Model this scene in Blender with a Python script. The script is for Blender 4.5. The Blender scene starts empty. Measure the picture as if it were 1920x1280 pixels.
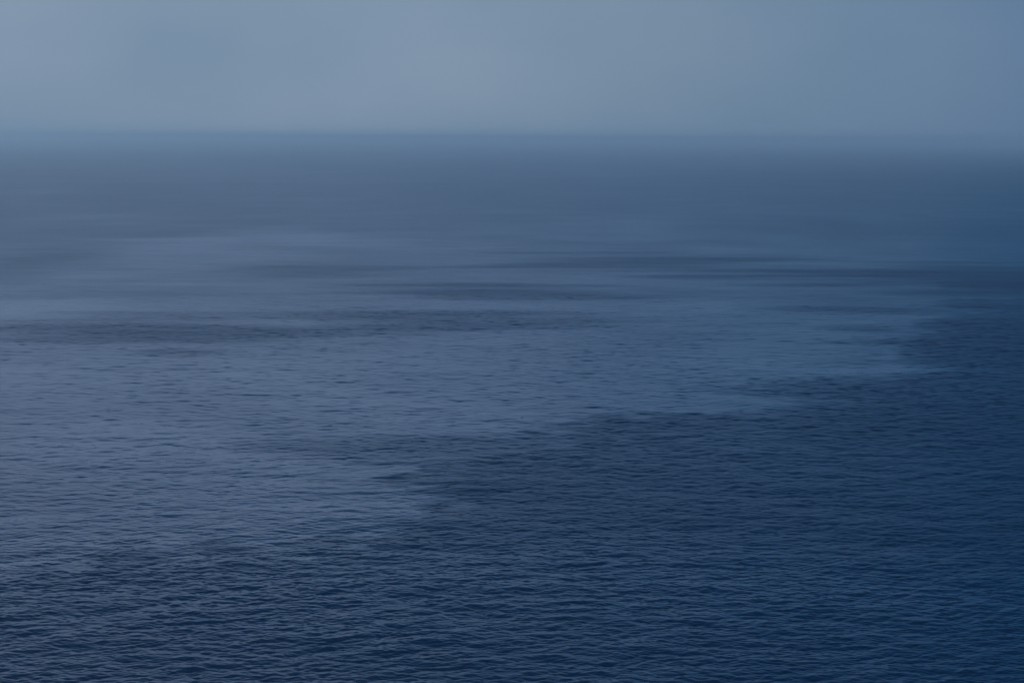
import bpy, math
import numpy as np

rad = math.radians
sc = bpy.context.scene

# ------------------------------------------------------------------ camera
CAM_H = 100.0                 # clifftop height above the sea, metres
FOCAL = 50.0                  # full-frame lens
PITCH = 8.15                  # degrees below the horizon
FPX = 1920.0 / 36.0 * FOCAL   # focal length in pixels of the 1920 px photograph
cam_data = bpy.data.cameras.new("camera")
cam_data.lens = FOCAL
cam_data.sensor_width = 36.0
cam_data.clip_start = 0.5
cam_data.clip_end = 200000.0
cam = bpy.data.objects.new("camera", cam_data)
cam.location = (0.0, 0.0, CAM_H)
from mathutils import Matrix
ROLL = 0.35                   # the horizon sinks slightly to the right
cam.rotation_euler = (Matrix.Rotation(rad(90.0 - PITCH), 3, 'X') @ Matrix.Rotation(rad(ROLL), 3, 'Z')).to_euler()
sc.collection.objects.link(cam)
sc.camera = cam

# ------------------------------------------------------------------ exposure / render
sc.view_settings.view_transform = 'Standard'
sc.view_settings.look = 'None'
sc.view_settings.exposure = 0.0
sc.view_settings.gamma = 1.0
sc.render.engine = 'CYCLES'
sc.cycles.use_denoising = True
sc.cycles.denoiser = 'OPENIMAGEDENOISE'
sc.cycles.volume_bounces = 2
sc.cycles.max_bounces = 6
sc.cycles.sample_clamp_indirect = 2.0

# ------------------------------------------------------------------ sun (veiled, low, behind cloud to the left of the camera)
SUN_EL, SUN_AZ = 30.0, -105.0          # azimuth: degrees clockwise from the view direction (+Y)
sun_data = bpy.data.lights.new("sun", 'SUN')
sun_data.energy = 1.8
sun_data.angle = rad(30.0)
sun_data.color = (1.0, 0.96, 0.92)
sun = bpy.data.objects.new("sun", sun_data)
sun.rotation_euler = (rad(90.0 - SUN_EL), 0.0, rad(180.0 - SUN_AZ))
sc.collection.objects.link(sun)

# ------------------------------------------------------------------ world: dusk sky under a thin even cloud veil
world = bpy.data.worlds.new("World")
sc.world = world
world.use_nodes = True
nt = world.node_tree
nt.nodes.clear()
N, L = nt.nodes.new, nt.links.new


def math_node(op, a, b=None, clamp=False):
    n = N('ShaderNodeMath'); n.operation = op; n.use_clamp = clamp
    for i, v in enumerate((a, b)):
        if v is None:
            continue
        if isinstance(v, (int, float)):
            n.inputs[i].default_value = v
        else:
            L(v, n.inputs[i])
    return n.outputs[0]


def ramp(fac, stops, interp='EASE'):
    n = N('ShaderNodeValToRGB')
    n.color_ramp.interpolation = interp
    els = n.color_ramp.elements
    while len(els) > 1:
        els.remove(els[-1])
    els[0].position, els[0].color = stops[0][0], (*stops[0][1], 1.0)
    for p, c in stops[1:]:
        e = els.new(p); e.color = (*c, 1.0)
    L(fac, n.inputs[0])
    return n.outputs[0]


def mix_rgb(kind, fac, a, b):
    n = N('ShaderNodeMix'); n.data_type = 'RGBA'; n.blend_type = kind
    for i, v in ((0, fac), (6, a), (7, b)):
        if isinstance(v, (int, float)):
            n.inputs[i].default_value = v
        elif isinstance(v, tuple):
            n.inputs[i].default_value = (*v, 1.0)
        else:
            L(v, n.inputs[i])
    return n.outputs[2]


tc = N('ShaderNodeTexCoord')
sep = N('ShaderNodeSeparateXYZ'); L(tc.outputs['Generated'], sep.inputs[0])
vx, vy, vz = sep.outputs
elev = math_node('MAXIMUM', vz, 0.0)                       # sine of the elevation
azi = math_node('DIVIDE', math_node('ARCTAN2', vx, vy), rad(90.0))   # -1 .. 1 over the seaward half
azi01 = math_node('ADD', math_node('MULTIPLY', azi, 0.5), 0.5, True)  # 0 = due left, 0.5 = ahead, 1 = right
# cloud-veil colour round the horizon; unseen bands higher up shaped for the sea's reflections
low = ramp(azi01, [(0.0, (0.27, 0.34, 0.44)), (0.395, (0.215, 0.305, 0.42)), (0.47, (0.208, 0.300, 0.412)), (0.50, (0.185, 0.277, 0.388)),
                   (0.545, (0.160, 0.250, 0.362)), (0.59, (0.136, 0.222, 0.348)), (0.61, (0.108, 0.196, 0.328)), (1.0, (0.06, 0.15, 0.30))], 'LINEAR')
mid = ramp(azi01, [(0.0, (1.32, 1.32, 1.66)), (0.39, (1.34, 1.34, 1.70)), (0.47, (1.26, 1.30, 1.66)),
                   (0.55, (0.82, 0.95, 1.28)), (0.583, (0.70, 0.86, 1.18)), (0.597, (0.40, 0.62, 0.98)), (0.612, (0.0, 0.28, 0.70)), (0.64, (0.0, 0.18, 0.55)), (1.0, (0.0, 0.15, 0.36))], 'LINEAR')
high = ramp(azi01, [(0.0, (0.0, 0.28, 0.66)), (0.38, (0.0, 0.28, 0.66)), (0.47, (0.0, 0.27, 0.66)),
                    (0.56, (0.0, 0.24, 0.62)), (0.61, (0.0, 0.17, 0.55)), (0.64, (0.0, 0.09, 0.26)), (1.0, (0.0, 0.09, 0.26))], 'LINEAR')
added_blue = ramp(azi01, [(0.0, (0.0, 0.42, 0.94)), (0.47, (0.0, 0.42, 0.94)), (0.55, (0.04, 0.38, 0.82)), (0.585, (0.06, 0.30, 0.64)), (0.62, (0.0, 0.22, 0.52)), (1.0, (0.0, 0.2, 0.5))], 'LINEAR')
veil = mix_rgb('MIX', ramp(elev, [(0.099, (0, 0, 0)), (0.122, (1, 1, 1))], 'EASE'), low, added_blue)      # unseen clear-blue strip, added so the far water reflects bluer
veil = mix_rgb('MIX', ramp(elev, [(0.15, (0, 0, 0)), (0.20, (1, 1, 1))], 'EASE'), veil, mid)  # unseen bright cloud band, added to lift the sheen on the slick water
# the added cloud band, out of view, ends lower towards the right
added_bank = math_node('ADD', elev, math_node('MULTIPLY', math_node('MAXIMUM', math_node('SUBTRACT', azi01, 0.42), 0.0), 0.30))
veil = mix_rgb('MIX', ramp(added_bank, [(0.235, (0, 0, 0)), (0.30, (1, 1, 1))], 'EASE'), veil, high)
# unseen landward half of the sky, brightened to light the haze and water
land = ramp(math_node('ADD', math_node('MULTIPLY', vy, -0.5), 0.5), [(0.5, (0, 0, 0)), (0.80, (1, 1, 1))], 'EASE')
veil = mix_rgb('MIX', land, veil, (0.44, 0.74, 1.20))
veil = mix_rgb('MIX', ramp(elev, [(0.31, (0, 0, 0)), (0.46, (1, 1, 1))], 'EASE'), veil, (0.0, 0.055, 0.16))  # unseen upper sky, darkened so wave fronts reflect darker
# soft lumps in the veil
mp = N('ShaderNodeMapping'); L(tc.outputs['Generated'], mp.inputs[0])
mp.inputs['Scale'].default_value = (1.0, 1.0, 1.7)
nz = N('ShaderNodeTexNoise'); L(mp.outputs[0], nz.inputs[0])
nz.inputs['Scale'].default_value = 5.0; nz.inputs['Detail'].default_value = 3.0; nz.inputs['Roughness'].default_value = 0.45
lump = ramp(nz.outputs[0], [(0.3, (0.90, 0.94, 0.97)), (0.7, (1.15, 1.08, 1.06))], 'LINEAR')
veil = mix_rgb('MULTIPLY', 1.0, veil, lump)
sky = N('ShaderNodeTexSky'); sky.sky_type = 'NISHITA'; sky.sun_disc = False
sky.sun_elevation = rad(SUN_EL); sky.sun_rotation = rad(SUN_AZ)
sky_dim = mix_rgb('MULTIPLY', 1.0, sky.outputs[0], (0.05, 0.05, 0.05))
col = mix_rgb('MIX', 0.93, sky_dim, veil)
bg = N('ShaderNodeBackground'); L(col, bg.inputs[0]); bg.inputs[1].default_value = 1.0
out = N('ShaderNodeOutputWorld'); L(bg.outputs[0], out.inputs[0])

# ------------------------------------------------------------------ sea: one polar sheet out to the horizon
rng = np.random.default_rng(7)
R_END = 42000.0


def azimuth(px, py):
    """world azimuth (deg, clockwise) and distance of the point on the sea seen at a photograph pixel"""
    cx, cy = (px - 960.0) / FPX, (640.0 - py) / FPX
    q = rad(ROLL)
    cx, cy = cx * math.cos(q) - cy * math.sin(q), cx * math.sin(q) + cy * math.cos(q)
    p = rad(PITCH)
    y = math.cos(p) + cy * math.sin(p)
    z = -math.sin(p) + cy * math.cos(p)
    t = CAM_H / max(-z, 1e-4)
    return cx * t, y * t


# columns: fine where the photograph looks, coarse round the back
fine = np.arange(-21.0, 21.0001, math.degrees(0.62 / 1422.0))
side, a, st = [], 21.0, math.degrees(0.62 / 1422.0)
while a < 180.0:
    st = min(st * 1.05, 0.055 if a < 36.0 else 2.5); a += st
    if a < 179.0:
        side.append(a)
azs = np.radians(np.concatenate([-np.array(side[::-1]), fine, np.array(side)]))
# rows: even steps of viewing angle out to 2.5 km, then wider
t_near = np.concatenate([np.arange(0.50, 0.11, -0.33 / 1422.0), np.arange(0.11, CAM_H / 2500.0, -0.5 / 1422.0)])
t_far = np.linspace(CAM_H / 2500.0, CAM_H / R_END, 150)
radii = np.concatenate([[20.0, 50.0, 80.0, 110.0, 140.0, 165.0, 182.0], CAM_H / t_near, CAM_H / t_far])
nr, nc = len(radii), len(azs)
dr = np.gradient(radii)
RR, AA = np.meshgrid(radii, azs, indexing='ij')
DR = np.repeat(dr[:, None], nc, 1)
DC = RR * np.repeat(np.gradient(azs)[None, :], nr, 0)
X = (RR * np.sin(AA)).ravel(); Y = (RR * np.cos(AA)).ravel()
SP = np.maximum(DR, DC * 1.4).ravel()


def tile_fields(n, kmin, kmax, wind_deg, spread):
    """periodic random field whose wavelengths lie in one octave (units: tile lengths)"""
    f = np.fft.fftfreq(n, 1.0 / n)
    ky, kx = np.meshgrid(f, f, indexing='ij')
    k = np.hypot(kx, ky); k[0, 0] = 1.0
    w = np.exp(-((np.log(k / math.sqrt(kmin * kmax)) / (0.42 * math.log(kmax / kmin) * 1.2)) ** 2) * 1.0)
    w[0, 0] = 0.0
    if spread is not None:
        th = np.arctan2(ky, kx) - rad(wind_deg)
        w = w * (np.abs(np.cos(th)) ** spread + 0.03)
    ph = rng.normal(size=(n, n)) + 1j * rng.normal(size=(n, n))
    H = ph * w / k
    h = np.fft.ifft2(H)
    sx = np.fft.ifft2(H * 1j * kx).real; sy = np.fft.ifft2(H * 1j * ky).real
    rms = math.sqrt((sx ** 2 + sy ** 2).mean())
    dx = np.fft.ifft2(-1j * H * kx / k).real; dy = np.fft.ifft2(-1j * H * ky / k).real
    # rms slope in tile units: d/dx = 2 pi * (.)
    s = 1.0 / (rms * 2.0 * math.pi)
    return h.real * s, dx * s, dy * s


def sample(field, u, v):
    n = field.shape[0]
    u = (u % 1.0) * n; v = (v % 1.0) * n
    i = u.astype(np.int64); j = v.astype(np.int64)
    fu = u - i; fv = v - j
    i %= n; j %= n
    i1 = (i + 1) % n; j1 = (j + 1) % n
    return ((field[j, i] * (1 - fu) + field[j, i1] * fu) * (1 - fv) + (field[j1, i] * (1 - fu) + field[j1, i1] * fu) * fv)


def smooth(x, a, b):
    t = np.clip((x - a) / (b - a), 0.0, 1.0)
    return t * t * (3 - 2 * t)


def patch_noise(length, seed_rot, stretch=1.0):
    """smooth unit-variance noise over the sea with features of about `length` metres, drawn out across the wind"""
    f, _, _ = tile_fields(256, 4.0, 14.0, 0, None)
    f = f / f.std()
    tile = length * 8.0
    c, s = math.cos(seed_rot), math.sin(seed_rot)
    return sample(f, (X * c + Y * s) / tile / stretch + rng.random(), (-X * s + Y * c) / tile + rng.random())


# --- where the wind ruffles the water (1) and where it lies slick (0) -------------
n900, n350, n120 = patch_noise(900, 0.4), patch_noise(350, 1.3), patch_noise(120, 2.2)
n_str = patch_noise(45, 0.06, 7.0); n_str2 = patch_noise(110, -0.05, 4.0)
n_grp = patch_noise(14, 0.1, 1.2); n_far = patch_noise(420, 0.03, 6.0)
az_deg = np.degrees(np.arctan2(X, Y)); logr = np.log(np.maximum(np.hypot(X, Y), 1.0))


def edge(points, soft, wob):
    """1 on the near side of a shoreline-like curve given by points on the water, 0 beyond it"""
    w = [azimuth(*p) for p in points]
    pa = np.degrees([math.atan2(x, y) for x, y in w]); pr = np.log([math.hypot(x, y) for x, y in w])
    g = np.linspace(-40, 40, 1601); gr = np.interp(g, pa, pr)
    kx_ = np.exp(-0.5 * (np.arange(-60, 61) * 0.05 / 0.8) ** 2); kx_ /= kx_.sum()
    gr = np.convolve(np.pad(gr, 60, mode='edge'), kx_, mode='valid')
    rb = np.interp(az_deg, g, gr)
    return smooth((rb - logr) + wob, -soft, soft)


def streak(x0, x1, yc, half, strength=1.0):
    """soft lens-shaped patch on the water"""
    ax, ay = azimuth(x0, yc); bx, by = azimuth(x1, yc)
    _, f0 = azimuth((x0 + x1) / 2, yc + half); _, f1 = azimuth((x0 + x1) / 2, yc - half)
    cx, cy = (ax + bx) / 2, (f0 + f1) / 2
    dx_, dy_ = (X - cx) / abs(bx - ax) * 2, (Y - cy) / abs(f1 - f0) * 2
    d = np.sqrt(dx_ ** 2 + dy_ ** 2) + 0.15 * n350 + 0.20 * n_str2 + 0.25 * n_str
    return strength * (1 - smooth(d, 0.2, 1.4))


feather = smooth(az_deg, 5.0, 13.0)
near_dark = edge([(-500, 1180), (0, 1072), (250, 1035), (600, 1018), (760, 965), (860, 905), (960, 850), (1160, 800),
                  (1420, 795), (1520, 735), (1700, 684), (1745, 620), (1795, 565), (1930, 545), (2400, 480)],
                 0.07 + 0.13 * feather, 0.02 * n350 + 0.02 * n120 + (0.025 + 0.02 * feather) * n_str + (0.04 + 0.04 * feather) * n_str2 + 0.03 * n_grp)
far_dark = 1.0 - edge([(-500, 500), (0, 470), (250, 435), (500, 415), (1000, 395), (1500, 390), (1920, 380), (2400, 375)],
                      0.5, 0.15 * n900 + 0.12 * n_far)
m = np.maximum(near_dark, 0.22 * far_dark)
for args in [(620, 1200, 850, 45, .5), (1420, 2300, 526, 26, .75), (1440, 1760, 578, 10, .45), (1530, 1690, 614, 8, .4),
             (0, 650, 622, 30, .62), (420, 1080, 600, 22, .58), (200, 420, 660, 9, .45), (700, 1220, 548, 17, .5), (940, 1420, 492, 13, .5),
             (380, 720, 505, 16, .28), (-150, 180, 500, 45, .2)]:
    m = np.maximum(m, streak(*args))
glow = np.maximum(streak(120, 560, 490, 75, 1.0), streak(1150, 1750, 645, 45, 0.3))     # the slickest, palest water
m = m - 0.14 * glow
m = np.clip(m + 0.03 * n350 + 0.03 * n120 + 0.03 * n900 + 0.012 * n_str2 + 0.015 * n_grp
            + 0.035 * n_far * smooth(np.hypot(X, Y), 700, 1800), -0.1, 1.6)

# --- waves, octave by octave -------------------------------------------------------
SLICK, WINDY = 0.009, 0.036          # mean-square slope carried by the whole spectrum
bands = [(28.0, 0.006, 78), (14.0, 0.012, 84), (7.2, 0.03, 97), (3.6, 0.10, 87), (1.8, 0.20, 93), (0.95, 0.29, 86), (0.52, 0.28, 95)]
shares = sum(b[1] for b in bands)
mss_total = SLICK + (WINDY - SLICK) * m
Z = np.zeros_like(X); OX = np.zeros_like(X); OY = np.zeros_like(X)
carried = np.zeros_like(X)
for lam, share, wdir in bands:
    wgt = smooth(lam / SP, 1.0, 2.2)
    idx = np.nonzero(wgt > 0.001)[0]
    if len(idx) == 0:
        continue
    n = 1024
    kmin, kmax = 85.0, 170.0             # waves per tile
    tile = lam * kmax
    h, dx, dy = tile_fields(n, kmin, kmax, 90.0, 2.0)
    rot = rad(wdir - 90.0)
    c, s = math.cos(rot), math.sin(rot)
    xs = X[idx] + 3.0 * lam * n350[idx] * 0.3; ys = Y[idx] + 3.0 * lam * n900[idx] * 0.3
    u = (xs * c + ys * s) / tile + rng.random(); v = (-xs * s + ys * c) / tile + rng.random()
    rms = np.sqrt(mss_total[idx] * share) * wgt[idx]
    if 3.0 < lam < 10.0:                 # the open water further out carries the longer chop
        rms *= 1.0 + 0.7 * smooth(np.hypot(X[idx], Y[idx]), 330, 650)
    if lam >= 16:
        rms = np.sqrt(np.full(len(idx), 0.5 * (SLICK + WINDY)) * share) * wgt[idx]
    amp = rms * tile
    hh = sample(h, u, v) * amp
    ddx = sample(dx, u, v) * amp; ddy = sample(dy, u, v) * amp
    chop = 0.9
    Z[idx] += hh
    OX[idx] += chop * (ddx * c - ddy * s); OY[idx] += chop * (ddx * s + ddy * c)
    carried[idx] += rms ** 2
resid = np.clip(mss_total - carried, 0.0015, None)
rough = np.sqrt(np.sqrt(2.0 * resid))    # ripples finer than the mesh become surface roughness

co = np.empty((len(X) + 1, 3), dtype=np.float32)
co[:-1, 0] = X + OX; co[:-1, 1] = Y + OY; co[:-1, 2] = Z
co[-1] = (0, 0, 0)
i = np.arange(nr - 1)[:, None]; j = np.arange(nc)[None, :]
j2 = (j + 1) % nc
a_ = i * nc + j; b_ = i * nc + j2; c_ = (i + 1) * nc + j2; d_ = (i + 1) * nc + j
quads = np.stack([a_ + 0 * j, d_ + 0 * j, c_ + 0 * i, b_ + 0 * i], -1).reshape(-1, 4)
tris = np.stack([np.full(nc, len(X)), np.arange(nc), (np.arange(nc) + 1) % nc], -1)
nq, ntri = len(quads), len(tris)
me = bpy.data.meshes.new("sea_water")
me.vertices.add(len(co)); me.vertices.foreach_set("co", co.ravel())
me.loops.add(nq * 4 + ntri * 3)
me.loops.foreach_set("vertex_index", np.concatenate([quads.ravel(), tris.ravel()]).astype(np.int32))
me.polygons.add(nq + ntri)
starts = np.concatenate([np.arange(nq) * 4, nq * 4 + np.arange(ntri) * 3]).astype(np.int32)
me.polygons.foreach_set("loop_start", starts)
me.polygons.foreach_set("use_smooth", np.ones(nq + ntri, dtype=bool))
at = me.attributes.new("ripple", 'FLOAT', 'POINT')
at.data.foreach_set("value", np.append(rough, rough[0]).astype(np.float32))
me.update(calc_edges=True)
me.validate()
nrm = me.polygons[nq // 2].normal.z
if nrm < 0:
    me.flip_normals()

mat = bpy.data.materials.new("sea_water")
mat.use_nodes = True
nt = mat.node_tree
N, L = nt.nodes.new, nt.links.new
bs = nt.nodes['Principled BSDF']
bs.inputs['Base Color'].default_value = (0.0005, 0.018, 0.055, 1.0)   # light scattered back by deep clear water
bs.inputs['IOR'].default_value = 1.333
bs.inputs['Metallic'].default_value = 0.0
atn = N('ShaderNodeAttribute'); atn.attribute_name = "ripple"
L(atn.outputs['Fac'], bs.inputs['Roughness'])
me.materials.append(mat)
sea = bpy.data.objects.new("sea_water", me)
sea["kind"] = "structure"
sea["label"] = "dark blue rippled open sea reaching the hazy horizon"
sc.collection.objects.link(sea)

# ------------------------------------------------------------------ haze: even air over the whole sea
zlo, zhi, half = float(co[:, 2].min()) - 1.0, CAM_H + 26.0, R_END + 500.0
bv = [(sx * half, sy * half, z) for z in (zlo, zhi) for sx, sy in ((-1, -1), (1, -1), (1, 1), (-1, 1))]
bf = [(0, 3, 2, 1), (4, 5, 6, 7), (0, 1, 5, 4), (1, 2, 6, 5), (2, 3, 7, 6), (3, 0, 4, 7)]
hm = bpy.data.meshes.new("haze"); hm.from_pydata(bv, [], bf); hm.update()
hmat = bpy.data.materials.new("haze"); hmat.use_nodes = True
hn = hmat.node_tree; hn.nodes.clear()
pv = hn.nodes.new('ShaderNodeVolumePrincipled')
pv.inputs['Color'].default_value = (0.75, 0.935, 1.0, 1.0)
pv.inputs['Density'].default_value = 0.00014
pv.inputs['Anisotropy'].default_value = 0.35
ho = hn.nodes.new('ShaderNodeOutputMaterial')
hn.links.new(pv.outputs[0], ho.inputs['Volume'])
hm.materials.append(hmat)
haze = bpy.data.objects.new("haze", hm)
haze["kind"] = "stuff"
sc.collection.objects.link(haze)
